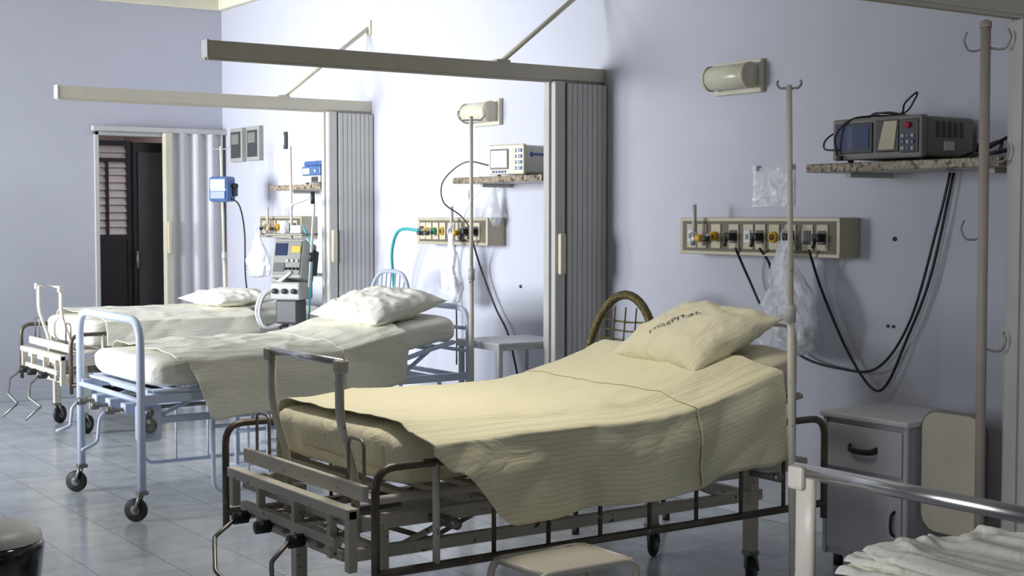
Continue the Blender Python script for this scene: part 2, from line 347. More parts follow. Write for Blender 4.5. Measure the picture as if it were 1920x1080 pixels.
    return b.finish(loc=loc)
def bed_b(loc,L=1.80,lift=.15,hinge=1.0):
    b=B('hospital_bed'); w='blue'
    for x,h,r in ((0,.935,.02),(L,.93,.016)):
        b.tube([(x,-.44,.14),(x,-.44,h),(x,.44,h),(x,.44,.14)],r,w,.12,12)
        for s_ in (-1,1): caster(b,x,s_*.44,.055,.15,'steel','black',2.4)
        b.tube([(x,-.44,.56),(x,.44,.56)],.014,w,seg=8)
    for z in (.70,.82): b.tube([(L,-.44,z),(L,.44,z)],.010,w,seg=8)
    for s_ in (-1,1):
        b.box((.0,s_*.42-.014,.545),(L,s_*.42+.014,.585),w,.004)
        b.box((.02,s_*.36-.012,.44),(L-.02,s_*.36+.012,.475),w,.004)
        b.tube([(.05,s_*.36,.45),(.3,s_*.36,.55)],.01,w,seg=6)
        y=s_*.47
        b.tube([(.34,y,.56),(.34,y,.11),(L-.2,y,.11),(L-.2,y,.56)],.011,w,.06,8)
        b.tube([(.34,y,.42),(L-.2,y,.42)],.009,w,seg=8)
        for i in range(1,7): 
            x=.34+(L-.54)*i/7; b.tube([(x,y,.11),(x,y,.42)],.006,w,seg=6)
        for x in (.55,1.2): b.tube([(x,s_*.40,.55),(x,y,.42)],.009,w,seg=6)
    for x in (.15,.6,1.1,1.6): b.box((x-.013,-.42,.548),(x+.013,.42,.58),w,.003); b.box((x-.012,-.36,.442),(x+.012,.36,.472),w,.003)
    for y in (-.22,.0,.2):
        b.cyl((-.08,y,.50),(.5,y,.50),.010,'steel',8); b.box((-.01,y-.035,.48),(.10,y+.035,.53),w,.006)
        b.cyl((-.09,y,.50),(-.055,y,.50),.02,'steel',10)
    b.tube([(-.09,-.22,.50),(-.12,-.22,.47),(-.14,-.24,.36),(-.22,-.26,.33)],.009,w,.015,8)
    b.tube([(-.09,.2,.50),(-.12,.2,.47),(-.13,.2,.38),(-.20,.2,.36)],.009,w,.015,8)
    b.box((.0,-.40,.36),(.12,-.34,.54),w,.02); b.cyl((.05,-.42,.44),(.05,-.40,.44),.035,'steel',12); b.cyl((.05,-.42,.50),(.05,-.40,.50),.02,'steel',12)
    for x in (.75,1.0):
        for y in (-.2,.2): b.tube([(x,y,.10),(x,y,.55)],.013,w,seg=8)
    for y in (-.2,.2): b.tube([(.70,y,.10),(1.1,y,.10)],.013,w,seg=8); b.tube([(.70,y,.28),(1.1,y,.28)],.011,w,seg=8)
    zt=lambda x: .60+(lift*1.1*ss((x-hinge)/(L-.05-hinge)*.85) if x>hinge else 0)
    n=12
    for s_ in (-1,1): b.tube([(.06+(L-.14)*i/n,s_*.42,zt(.06+(L-.14)*i/n)) for i in range(n+1)],.013,w,seg=8)
    for i in range(n+1):
        x=.06+(L-.14)*i/n; b.box((x-.02,-.42,zt(x)-.006),(x+.02,.42,zt(x)+.006),w)
    for s_ in (-1,1): b.tube([(1.3,s_*.38,.50),(1.62,s_*.38,zt(1.62))],.012,w,seg=6)
    return b.finish(loc=loc)
def mattress(loc,x0,x1,w,zb,th,prof,m='linen'):
    b=B('mattress'); NX=44; NC=36
    def fn(u,v):
        du=min(u,1-u)*(x1-x0); R=.06
        sh=0 if du>=R else R-math.sqrt(max(0,R*R-(R-du)**2))
        x=x0+(x1-x0)*u; a=2*math.pi*v; c,s_=math.cos(a),math.sin(a)
        p=.24; hy=w-sh; hz=th/2-sh*.8
        y=hy*math.copysign(abs(c)**p,c); z=hz*math.copysign(abs(s_)**.5,s_)
        k=.014*nz(x*6,y*6,z*10+3)+.007*nz(x*14,y*9,z*16)
        return ((x-(.6*k if u<.05 else 0),y+k,zb+th/2+z+prof(x)+k*.6),(x,y))
    us=[0,.004,.01,.018,.027]+[.027+(.946)*i/NX for i in range(1,NX)]+[.973,.982,.99,.996,1]
    vs=[];fs=[];uv=[]
    for u in us:
        for j in range(NC):
            r=fn(u,j/NC); vs.append(r[0]); uv.append(r[1])
    for i in range(len(us)-1):
        for j in range(NC): fs.append([i*NC+j,i*NC+(j+1)%NC,(i+1)*NC+(j+1)%NC,(i+1)*NC+j])
    fs.append(list(range(NC))); fs.append([(len(us)-1)*NC+j for j in range(NC)][::-1])
    b.add(vs,fs,m,True,uv); return b.finish(loc=loc)
def bedsheet(loc,x0,x1,w,top,dn,df,out,seed=0,amp=1.0,mat='sheet',z0=.012):
    """draped sheet: near side hangs by dn(x), far side by df"""
    b=B('bedsheet'); NU=170; NT=40; NN=30; NF=6
    def pt(x,j):
        zt=top(x)+z0+.006
        d=dn(x)
        if j<NN:
            t=1-j/NN; L=d*t
            zt+=.006*amp*nz(x*4+seed,0,seed)
            if L<.05: y=-(w+.02)-(out-.02)*ss(L/.05)*.8; z=zt-.012-L*.45
            else: y=-(w+.02)-(out-.02)*.8-(.02*ss((L-.05)/.1)); z=zt-.0345-(L-.05)*( (d-.035)/(max(d-.05,1e-3)) if d>.06 else 1)
            f=ss(L/.22)
            fold=.018*amp*math.sin(x*11-L*7+seed+2.5*nz(x*1.8,seed,0))*f
            fold+=.020*amp*nz(x*5-L*4+seed,L*3,1.3)*ss(L/.1)+.010*amp*ridge(x*4+L*5,L*4-x*1.5,seed)*ss(L/.08)
            y+=fold; z+=.010*nz(x*6,seed,2)*t
            return (x+.25*fold,y,z),(x,-(w)-L)
        elif j<NN+NT:
            q=(j-NN)/(NT-1); y=-(w)+(2*w)*q
            e=min(q,1-q)*2*w; z=zt-(.018*(1-ss(e/.06)))
            z+=.008*amp*nz(x*4+seed,y*2,seed)+.011*amp*max(0,ridge(x*1.6+y*2.2+seed,x*2.6-y*1.8,seed)-.25)+.007*amp*max(0,ridge(x*3.1-y*4+seed,x*1.2+y*3.3,seed+5)-.45)+.004*amp*nz(x*12,y*9,seed)
            return (x,y,z),(x,y)
        else:
            t=(j-NN-NT+1)/NF; L=df*t; return (x,w+.025+.008*math.sin(x*15)*t,zt-.02-L),(x,w+L)
    NV=NN+NT+NF
    vs=[];uv=[];fs=[]
    for i in range(NU):
        x=x0+(x1-x0)*i/(NU-1)
        for j in range(NV): p,q=pt(x,j); vs.append(p); uv.append(q)
    for i in range(NU-1):
        for j in range(NV-1): fs.append([i*NV+j,(i+1)*NV+j,(i+1)*NV+j+1,i*NV+j+1])
    b.add(vs,fs,mat,True,uv); return b,loc
def pillow(loc,a,c,T,rx,ry,rz,m='linen',seed=0,txt=None):
    b=B('pillow'); N=44
    def surf(u,v,sg):
        x=a*u*(1-.10*(1-v*v)*abs(u)**3); y=c*v*(1-.10*(1-u*u)*abs(v)**3)
        h=T*((1-abs(u)**2.6)*(1-abs(v)**2.6))**.62
        k=min(1,h/.03)
        h+= .012*nz(u*2.2+seed,v*2.2,sg)*k+.006*nz(u*6+seed,v*5,sg)*k
        h+= .012*max(0,ridge(u*1.7+v*1.2+seed,v*2.6-u*.6,sg)-.4)*k+.008*max(0,ridge(u*3.2-v*2+seed,v*3.6,sg+4)-.4)*k
        h+= -.005*math.sin((u+v)*9+seed)*((1-u*u)*(1-v*v))**.5*(.5+abs(v))
        return V((x,y,sg*h*(1 if sg>0 else .75)))
    for sg in (1,-1):
        b.grid(lambda u,v:(surf(u*2-1,v*2-1,sg),(u*a*2,v*c*2)),N,N,m)
    ob=b.finish(loc=(0,0,0)); 
    bm=bmesh.new(); bm.from_mesh(ob.data); bmesh.ops.remove_doubles(bm,verts=bm.verts,dist=.0004); bmesh.ops.recalc_face_normals(bm,faces=bm.faces); bm.to_mesh(ob.data); bm.free()
    ob.location=loc; ob.rotation_euler=(rx,ry,rz)
    if txt:
        s,u0,v0,size,ang=txt
        cu=bpy.data.curves.new('t','FONT'); cu.body=s; cu.size=size; cu.align_x='CENTER'; cu.resolution_u=2
        to=bpy.data.objects.new('t',cu); COL.objects.link(to); bpy.context.view_layer.update()
        me=bpy.data.meshes.new_from_object(to.evaluated_get(bpy.context.evaluated_depsgraph_get())); bpy.data.objects.remove(to)
        R=Matrix.Rotation(ang,4,'Z')
        for v in me.vertices:
            q=R@V((v.co.x,v.co.y,0)); x,y=q.x+u0*a,q.y+v0*c
            v.co=surf(max(-1,min(1,x/a)),max(-1,min(1,y/c)),1)+V((0,0,.005))
        me.materials.clear(); me.materials.append(M['ink']); t2=bpy.data.objects.new('laundry_stamp',me); COL.objects.link(t2); t2.parent=ob
    return ob
R_=math.radians
# --- near bed (bay 3)
L3=(2.04,4.20,0)
bed_a(L3)
pr3=lambda x:.18*ss((x-1.0)/.95)
mattress(L3,.12,1.86,.45,.575,.175,pr3)
t3=lambda x:.752+pr3(x)
dn3=lambda x:interp([(.14,.06),(.22,.12),(.43,.305),(.7,.295),(1.27,.30),(1.6,.35)],x)
b,l=bedsheet(L3,.15,1.575,.455,t3,dn3,.22,.175,seed=1.3,amp=1.1); b.finish(loc=l,solid=.003)
b,l=bedsheet(L3,1.20,1.59,.457,t3,lambda x:dn3(x)-.004,.2,.184,seed=1.3,amp=1.1,z0=.0165); b.n='folded_bedsheet'; b.finish(loc=l,solid=.003)
pillow((3.665,4.10,.950),.22,.30,.085,R_(2),R_(-25),R_(-8),seed=2.2,txt=('HOSPITAL',-.22,.05,.048,R_(-35)))
# --- middle bed (bay 2)
L2=(2.29,6.80,0)
bed_b(L2)
pr2=lambda x:.14*ss((x-.92)/.83)
mattress(L2,.06,1.74,.43,.61,.14,pr2,'linen2')
t2=lambda x:.752+pr2(x)
dn2=lambda x:interp([(.2,.04),(.34,.31),(.95,.28),(1.35,.29)],x)
b,l=bedsheet(L2,.17,1.37,.435,t2,dn2,.22,.06,seed=7.7,amp=1.2,mat='sheet2'); b.finish(loc=l,solid=.003)
b,l=bedsheet(L2,1.02,1.38,.437,t2,lambda x:dn2(x)-.004,.2,.069,seed=7.7,amp=1.2,mat='sheet2',z0=.0165); b.n='folded_bedsheet'; b.finish(loc=l,solid=.003)
pillow((3.76,6.76,.925),.24,.33,.085,R_(2),R_(-13),R_(5),'linen2',seed=5.2)
# --- far bed (bay 1)
L1=(2.78,9.46,0)
bed_a(L1,L=1.88,lift=.03)
pr1=lambda x:.03*ss((x-1.0)/.85)
mattress(L1,.12,1.84,.45,.575,.175,pr1,'linen2')
b,l=bedsheet(L1,.2,1.26,.455,lambda x:.755+pr1(x),lambda x:.17+.02*math.sin(x*4),.2,.14,seed=14.2,amp=.8,mat='sheet2',z0=.016); b.finish(loc=l,solid=.003)
pillow((4.06,9.45,.84),.24,.40,.06,0,R_(-3),0,'linen2',seed=8.2)
# --- foreground bed
L4=(1.84,1.56,0)
bed_a(L4,lift=0,guard=False)
mattress(L4,.14,1.86,.45,.575,.07,lambda x:0,'bluemat')
b=B('folded_blanket')
for k,(ox,oy,hx,hy,z) in enumerate(((.0,.0,.25,.25,.662),(.01,.012,.235,.24,.682),(-.01,-.012,.22,.23,.704))):
    def fn(u,v,k=k,ox=ox,oy=oy,hx=hx,hy=hy,z=z):
        a=2*math.pi*v; c,s_=math.cos(a),math.sin(a); x=(u*2-1)
        r=.015*(1-abs(x)**8)**.5
        yy=hy*math.copysign(abs(c)**.25,c); zz=r*math.copysign(abs(s_)**.6,s_)
        px=hx*x+.03*nz(yy*6,k,0)
        return ((2.475+ox+px,1.78+oy+yy+.03*nz(x*3,k,1),z+zz+.012*nz(x*4+k,yy*9,k)+.020*max(0,ridge(x*2+yy*5,yy*7-x,k*.3)-.2)+.008*nz(x*10,yy*22,k)),(x*hx,yy))
    b.grid(fn,70,60,'linen2')
b.finish(sub=1)
# ------------------------------------------------------------------ wall gear
def gas_panel(y0,y1,z0,z1,units,depth=.13):
    b=B('medical_gas_panel'); xf=XW-depth
    b.box((xf+.006,y0,z0),(XG,y1,z1),'panel',.004)
    b.box((xf,y0+.001,z0),(xf+.012,y1-.001,z0+.018),'panel',.003); b.box((xf,y0+.001,z1-.018),(xf+.012,y1-.001,z1),'panel',.003)
    b.box((xf+.001,y0,z0+.001),(xf+.012,y0+.02,z1-.001),'panel',.003); b.box((xf+.001,y1-.02,z0+.001),(xf+.012,y1,z1-.001),'panel',.003)
    b.box((xf+.002,y0+.02,z0+.018),(xf+.008,y1-.02,z1-.018),'panelin')
    zc=(z0+z1)/2; h=(z1-z0)/2-.03; W=(y1-y0-.06)
    for fr,kind in units:
        y=y1-.03-W*fr; wd=.033
        b.box((xf-.004,y-wd,zc-h),(xf+.006,y+wd,zc+h),'plate_and_reflection',.003)
        if kind=='flow':
            b.cyl((xf,y,zc-.01),(xf-.05,y,zc-.01),.014,'yellow',12); b.cyl((xf-.05,y,zc-.045),(xf-.05,y,zc+.02),.016,'chrome',12); b.cyl((xf-.05,y,zc+.02),(xf-.05,y,zc+.15),.011,'lgrey',12)
            b.lathe([(0,.02),(.016,.018),(.02,0),(.016,-.018),(0,-.02)],(xf-.05,y-.035,zc-.01),'yellow',12,'Y')
        elif kind in('yellow','green'):
            b.cyl((xf,y,zc),(xf-.03,y,zc),.022,'yellow' if kind=='yellow' else 'green',14); b.cyl((xf-.03,y,zc),(xf-.06,y,zc),.013,'chrome',12); b.lathe([(0,.015),(.02,.01),(.02,-.01),(0,-.015)],(xf-.065,y,zc-.012),'dgrey',10,'Z')
        elif kind=='sock':
            b.box((xf-.008,y-.022,zc-.03),(xf-.003,y+.022,zc+.03),'dgrey',.002)
        elif kind=='white':
            b.box((xf-.012,y-.02,zc-.03),(xf-.003,y+.02,zc+.03),'wpaint',.003); b.box((xf-.015,y-.008,zc-.012),(xf-.011,y+.008,zc+.012),'grey')
        elif kind=='plug':
            b.box((xf-.008,y-.024,zc-.03),(xf-.003,y+.024,zc+.03),'dgrey',.002); b.box((xf-.05,y-.022,zc-.018),(xf-.006,y+.022,zc+.018),'black',.008); b.cyl((xf-.045,y,zc),(xf-.06,y,zc-.045),.008,'black',8)
        elif kind=='ysock':
            b.cyl((xf-.003,y,zc),(xf-.016,y,zc),.026,'yellow',16); b.cyl((xf-.016,y,zc),(xf-.02,y,zc),.014,'dgrey',12)
    return b.finish()
gas_panel(4.22,5.25,1.235,1.41,[(.06,'white'),(.135,'flow'),(.235,'yellow'),(.36,'plug'),(.46,'white'),(.54,'plug'),(.63,'ysock'),(.735,'plug'),(.84,'sock'),(.93,'plug')])
gas_panel(6.95,7.75,1.245,1.41,[(.05,'sock'),(.15,'yellow'),(.26,'green'),(.37,'ysock'),(.50,'white'),(.62,'flow'),(.76,'plug'),(.89,'plug')])
gas_panel(9.40,10.12,1.26,1.42,[(.08,'white'),(.2,'yellow'),(.34,'flow'),(.48,'yellow'),(.62,'ysock'),(.76,'plug'),(.9,'plug')])
def shelf(y0,y1,z,x0):
    b=B('granite_shelf'); b.box((x0,y0,z-.035),(XG,y1,z),'granite',.004)
    for y in (y0+.12,y1-.12): b.box((x0+.12,y-.015,z-.055),(XG,y+.015,z-.034),'lgrey',.003)
    b.finish()
shelf(3.24,4.18,1.63,4.35); shelf(6.13,7.01,1.64,4.40); shelf(8.70,9.50,1.64,4.40)
def lamp(y0,y1,zc):
    b=B('wall_lamp'); R=.056; xc=XW-.075; n=48
    vs=[];fs=[]; prof=[(0,y0),(.8,y0),(1,y0+.012),(1,y1-.012),(.8,y1),(0,y1)]
    for k in range(n):
        a=2*math.pi*k/n; rr=R*(1+.03*(k%2))
        for q,y in prof: vs.append((xc+rr*q*math.cos(a),y,zc+rr*q*math.sin(a)))
    for k in range(n):
        j=(k+1)%n
        for i in range(5): fs.append([k*6+i,j*6+i,j*6+i+1,k*6+i+1])
    b.add(vs,fs,'frost',True)
    b.box((XW-.03,y0-.025,zc-.078),(XG,y1+.02,zc+.078),'cream',.006)
    b.lathe([(0,-.004),(R*1.08,-.004),(R*1.08,.018)],(xc,y0-.004,zc),'cream',24,'Y'); b.lathe([(0,.004),(R*1.08,.004),(R*1.08,-.018)],(xc,y1+.004,zc),'cream',24,'Y')
    b.box((xc,y0-.007,zc-.02),(XW-.02,y0+.01,zc+.02),'cream'); b.box((xc,y1-.01,zc-.02),(XW-.02,y1+.007,zc+.02),'cream')
    b.finish()
lamp(4.83,5.10,2.07); lamp(7.0,7.26,2.035)
b=B('patient_monitor'); 
b.box((4.38,3.60,1.645),(4.68,4.04,1.80),'grey',.012); b.box((4.36,3.595,1.64),(4.40,4.045,1.805),'grey',.010)
b.box((4.352,3.83,1.665),(4.362,4.025,1.785),'dgrey',.004); b.box((4.349,3.845,1.68),(4.353,4.01,1.775),'screenb')
b.box((4.353,3.70,1.665),(4.362,3.815,1.79),'dgrey',.006); b.add([(4.351,3.80,1.675),(4.351,3.72,1.675),(4.351,3.705,1.785),(4.351,3.77,1.785)],[[0,1,2,3]],'plate_and_reflection')  # pale quad paints a reflection onto the monitor front
b.box((4.353,3.605,1.66),(4.362,3.69,1.79),'dgrey',.003)
b.cyl((4.353,3.65,1.765),(4.34,3.65,1.765),.012,'red',12)
for i in range(3):
    for j in range(3): b.box((4.346,3.622+i*.023,1.67+j*.024),(4.355,3.638+i*.023,1.684+j*.024),'bluepl' if (i+j)%2 else 'mgrey',.002)
b.cyl((4.353,3.99,1.65),(4.335,3.99,1.65),.010,'dgrey',10)
for k in range(5): b.box((4.45+k*.035,3.598,1.72),(4.47+k*.035,3.602,1.78),'dgrey')
b.box((4.50,3.597,1.67),(4.56,3.601,1.705),'wpaint')
for x in (4.42,4.63):
    for y in (3.64,4.0): b.cyl((x,y,1.631),(x,y,1.65),.012,'black',8)
b.tube(catmull([(4.5,3.98,1.80),(4.47,3.92,1.83),(4.5,3.80,1.825),(4.52,3.76,1.88),(4.48,3.72,1.90),(4.46,3.76,1.86),(4.5,3.82,1.82),(4.42,3.9,1.815),(4.36,3.95,1.80),(4.33,4.0,1.74),(4.34,4.0,1.66)]),.004,'black',seg=6)
b.tube(catmull([(4.52,3.7,1.81),(4.5,3.78,1.815),(4.47,3.86,1.83),(4.44,3.95,1.81),(4.36,4.06,1.74),(4.33,4.06,1.69),(4.34,4.0,1.68)]),.004,'dgrey',seg=6)
b.finish()
b=B('patient_monitor'); b.T=Matrix.Translation((4.51,6.50,1.641))@Matrix.Rotation(R_(14),4,'Z')
b.box((-.10,-.14,.008),(.12,.12,.165),'lgrey',.012); b.box((-.115,-.142,.004),(-.09,.122,.17),'cream',.008)
b.box((-.119,-.03,.035),(-.113,.105,.145),'dgrey',.003); b.box((-.121,-.02,.045),(-.118,.095,.135),'screenb')
for j in range(4): b.box((-.121,-.125,.03+j*.032),(-.113,-.10,.048+j*.032),'bluepl',.002); b.box((-.121,-.085,.03+j*.032),(-.113,-.06,.048+j*.032),'lgrey',.002)
for j in range(5): b.box((-.121,-.01+j*.022,.015),(-.113,.004+j*.022,.027),'bluepl',.002)
b.lathe([(0,0),(.014,0),(.014,-.002),(0,-.002)],(-.05,-.141,.115),'bluel',14,'Y'); b.box((-.03,-.143,.108),(.06,-.140,.122),'bluel')
for x in (-.07,.09):
    for y in (-.1,.08): b.cyl((x,y,0),(x,y,.012),.01,'black',8)
b.finish()
b=B('infusion_warmer'); b.box((4.42,8.74,1.65),(4.62,9.02,1.70),'cream',.008); b.box((4.42,8.74,1.70),(4.62,9.02,1.765),'bluepl',.01); b.box((4.43,8.75,1.765),(4.61,9.01,1.80),'bluel',.012)
b.box((4.415,8.77,1.655),(4.42,8.86,1.69),'dgrey'); b.box((4.414,8.89,1.71),(4.42,8.99,1.75),'wpaint')
b.cyl((4.42,8.80,1.73),(4.41,8.80,1.73),.012,'wpaint',10)
for x in (4.45,4.59):
    for y in (8.77,8.99): b.cyl((x,y,1.641),(x,y,1.652),.01,'black',8)
b.finish()
for y in (10.64,10.32):
    b=B('wall_xray_viewer'); b.box((4.69,y,1.86),(XW,y+.24,2.13),'mgrey',.005); b.box((4.684,y+.03,1.89),(4.692,y+.21,2.10),'dgrey',.002); b.box((4.681,y+.05,2.0),(4.685,y+.19,2.08),'grey'); b.finish()
b=B('wall_thermometer'); b.box((4.71,9.88,1.93),(XG,9.92,2.06),'dgrey',.004); b.cyl((4.707,9.90,1.96),(4.707,9.90,2.04),.004,'wpaint',8); b.finish()
for p,r in (((XW,4.03,1.32),.010),((XW,4.03,.95),.007),((XW,4.06,.95),.007),((XW,6.79,1.01),.010)):
    b=B('wall_plug'); b.cyl((p[0]-.006,p[1],p[2]),(XG,p[1],p[2]),r,'dgrey',12); b.finish()
def sleeve(y0,y1,z0,z1,m,name):
    b=B(name); b.grid(lambda u,v:((XW-.008-.012*abs(nz(u*3,v*3,y0)),y0+(y1-y0)*u,z0+(z1-z0)*v),(u,v)),14,14,m)
    for y in (y0+.02,y1-.02): b.box((XW-.024,y-.012,z1-.012),(XG,y+.012,z1+.012),'paper')
    b.finish()
sleeve(4.61,4.87,1.46,1.64,'sleeve','plastic_sleeve'); sleeve(7.33,7.52,1.46,1.64,'paper','wall_notice')
def bag(c,w,h,d,seed,name='plastic_bag'):
    b=B(name)
    def fn(u,v):
        a=2*math.pi*u; t=v; prof=(.22+.78*ss(t*1.5))*(1 if t<.9 else math.sqrt(max(0,1-((t-.9)/.1)**2))*.8+.2)
        k=1+.35*nz(math.cos(a)*1.5+seed,math.sin(a)*1.5,t*4)+.22*ridge(math.cos(a)*3+seed,math.sin(a)*3,t*6)
        return ((c[0]+d*prof*k*math.cos(a),c[1]+w*prof*k*.85*math.sin(a)+.04*nz(t*3,seed,0),c[2]-h*t+.02*nz(math.cos(a)*2+seed,math.sin(a)*2,t)*t),(u,v))
    b.grid(fn,40,28,'bag'); 
    for s_ in (-1,1): b.tube(catmull([(c[0],c[1]+s_*.02,c[2]-.03),(c[0]-.005,c[1]+s_*.03,c[2]+.03),(c[0]+.02,c[1],c[2]+.07)]),.005,'bag',seg=6)
    b.tube(catmull([(c[0],c[1]-.3*w,c[2]-h*.45),(c[0]-.02,c[1]+.5*w,c[2]-h*.65),(c[0],c[1]+.2*w,c[2]-h*.9),(c[0]+.01,c[1]-.6*w,c[2]-h*.8),(c[0],c[1]-.2*w,c[2]-h*.5)]),.006,'wpaint',seg=6)
    b.finish()
bag((4.53,4.46,1.31),.165,.51,.055,1.0); bag((4.52,7.22,1.31),.10,.42,.045,2.0); bag((4.50,9.93,1.30),.17,.34,.05,3.0)
b=B('oxygen_mask'); b.lathe([(.012,.0),(.02,-.05),(.035,-.12),(.05,-.2),(.03,-.24)],(4.66,6.97,1.60),'bag',16); b.tube(catmull([(4.66,6.97,1.60),(4.62,7.1,1.55),(4.6,7.2,1.42),(4.62,7.25,1.36)]),.005,'bag',seg=6); b.finish()
def cable(pts,r,m,name='power_cable'):
    b=B(name); b.tube(catmull(pts,8),r,m,seg=8); b.finish()
cable([(4.58,4.84,1.27),(4.66,4.835,1.13),(4.68,4.73,.95),(4.68,4.53,.795),(4.68,4.28,.752),(4.68,4.07,.776),(4.68,3.90,.99),(4.68,3.77,1.38),(4.69,3.72,1.59)],.006,'black')
cable([(4.56,4.36,1.27),(4.67,4.38,1.08),(4.69,4.25,.83),(4.69,4.115,.685),(4.69,4.03,.707),(4.69,3.93,.90),(4.69,3.81,1.17),(4.70,3.71,1.59)],.006,'black')
cable([(4.56,4.66,1.27),(4.66,4.70,1.2),(4.68,4.70,1.10)],.006,'black')
cable([(4.6,3.60,1.645),(4.55,3.50,1.66),(4.6,3.42,1.70),(4.52,3.35,1.66),(4.6,3.3,1.68),(4.5,3.4,1.65),(4.58,3.5,1.69),(4.5,3.45,1.65),(4.6,3.36,1.72),(4.52,3.3,1.66)],.007,'black')
cable([(4.56,7.05,1.28),(4.67,7.12,1.10),(4.69,7.0,.88),(4.69,6.86,.72),(4.69,6.75,.45)],.006,'black'); cable([(4.56,7.17,1.28),(4.68,7.43,1.22),(4.69,7.43,.8),(4.69,7.43,.5)],.005,'black')
cable([(4.54,7.62,1.33),(4.50,7.80,1.33),(4.52,7.93,1.2),(4.58,8.02,1.0),(4.62,8.05,.6)],.010,'teal','oxygen_hose')
cable([(4.4,6.62,1.70),(4.32,6.75,1.72),(4.3,6.95,1.62),(4.35,7.03,1.50),(4.45,7.0,1.42),(4.54,7.03,1.34)],.004,'dgrey','sensor_cable')
# ------------------------------------------------------------------ poles
def iv_pole(x,y,H,r=.012,m='polep',lean=0,hk=1.0,base=True,name='iv_pole'):
    b=B(name); top=V((x-lean*.8,y+lean*.6,H))
    b.tube([(x,y,.1),V((x,y,.1)).lerp(top,.55)],r*1.15,m,seg=12); b.tube([V((x,y,.1)).lerp(top,.55),top],r*.85,m,seg=12)
    mid=V((x,y,.1)).lerp(top,.55); b.cyl(mid-V((0,0,.03)),mid+V((0,0,.03)),r*1.5,'lgrey' if m!='polew' else m,12)
    for s_ in (-1,1):
        d=V((.6,-.8,0))*s_*hk
        b.tube(catmull([top-V((0,0,.02)),top+d*.03+V((0,0,-.02*hk)),top+d*.055+V((0,0,-.02*hk)),top+d*.075+V((0,0,.005*hk)),top+d*.07+V((0,0,.03*hk))]),.004,'steel',seg=6)
    if base:
        for k in range(4):
            a=math.pi/4+k*math.pi/2; e=V((x+.2*math.cos(a),y+.2*math.sin(a),.045)); b.tube([(x,y,.11),(x+.1*math.cos(a),y+.1*math.sin(a),.09),e],.010,m,.03,8); b.cyl((e.x,e.y,0),(e.x,e.y,.045),.02,'black',12)
    return b
iv_pole(3.63,3.53,1.87,lean=.03,hk=.55).finish()
b=iv_pole(4.06,6.285,1.94,lean=.0,base=False)
b.lathe([(0,.03),(.10,.02),(.12,0)],(4.06,6.285,0),'polep',20); b.cyl((4.06,6.285,.02),(4.06,6.285,.12),.013,'polep',12); b.finish()
px_,py_=4.34,10.14
b=iv_pole(px_,py_,1.95,lean=.04)
b.T=Matrix.Translation((px_-.03,py_+.03,1.53))@Matrix.Rotation(R_(35),4,'Z')
b.box((-.07,-.10,0),(.05,.07,.19),'bluepl',.02); b.box((-.078,-.08,.10),(-.068,.05,.17),'lgrey',.004); b.box((-.08,-.06,.115),(-.076,.0,.155),'screen'); b.box((-.078,-.08,.02),(-.068,.05,.08),'bluel',.004)
b.cyl((0,-.10,.12),(0,-.14,.12),.018,'black',10); b.box((.0,-.12,.04),(.05,-.08,.14),'dgrey',.01); b.T=Matrix()
b.tube(catmull([(px_,py_-.06,1.56),(px_+.06,py_-.10,1.5),(px_+.10,py_-.10,1.3),(px_+.12,py_-.06,1.0),(px_+.14,py_-.06,.80)]),.006,'black',seg=6); b.n='infusion_pump_stand'; b.finish()
b=B('hook_stand')
hx,hy=4.31,3.265
b.cyl((hx,hy,0),(hx-.01,hy,2.10),.018,'polew',14); b.lathe([(.0,.03),(.02,.02),(.022,0)],(hx-.01,hy,2.09),'polew',14); b.lathe([(0,.03),(.04,.02),(.045,0)],(hx,hy,0),'polew',20)
for z,s_ in ((2.02,1),(1.34,1),(1.62,-1),(.94,-1),(2.02,-1)):
    d=V((-.3,1,0)).normalized()*s_; o=V((hx,hy,z))
    b.tube(catmull([o,o+d*.04+V((0,0,-.01)),o+d*.07+V((0,0,-.005)),o+d*.085+V((0,0,.03)),o+d*.075+V((0,0,.06))]),.004,'steel',seg=6)
b.finish()
# ------------------------------------------------------------------ furniture
b=B('nightstand'); X0,X1,Y0,Y1,Z=4.29,4.71,3.58,4.02,.63
b.box((X0+.015,Y0+.01,.05),(X1,Y1-.01,Z-.02),'cab',.004); b.box((X0-.01,Y0-.005,Z-.022),(X1,Y1+.005,Z),'wpaint',.006)
b.box((X0,Y0+.03,Z-.22),(X0+.018,Y1-.03,Z-.045),'cab',.004); b.box((X0,Y0+.03,.08),(X0+.018,Y1-.03,Z-.245),'cab',.004)
b.box((X0+.002,Y0+.005,.05),(X0+.02,Y0+.025,Z-.02),'cab',.003); b.box((X0+.002,Y1-.025,.05),(X0+.02,Y1-.005,Z-.02),'cab',.003)
b.tube(catmull([(X0+.005,3.73,Z-.125),(X0-.02,3.745,Z-.135),(X0-.022,3.80,Z-.14),(X0-.02,3.855,Z-.135),(X0+.005,3.87,Z-.125)]),.008,'black',seg=8,flat=(1.6,.7))
b.tube(catmull([(X0+.005,3.64,.28),(X0-.02,3.64,.26),(X0-.02,3.64,.2),(X0+.005,3.64,.18)]),.006,'black',seg=8)
for x in (X0+.05,X1-.04):
    for y in (Y0+.05,Y1-.05): b.cyl((x,y,0),(x,y,.055),.02,'black',10)
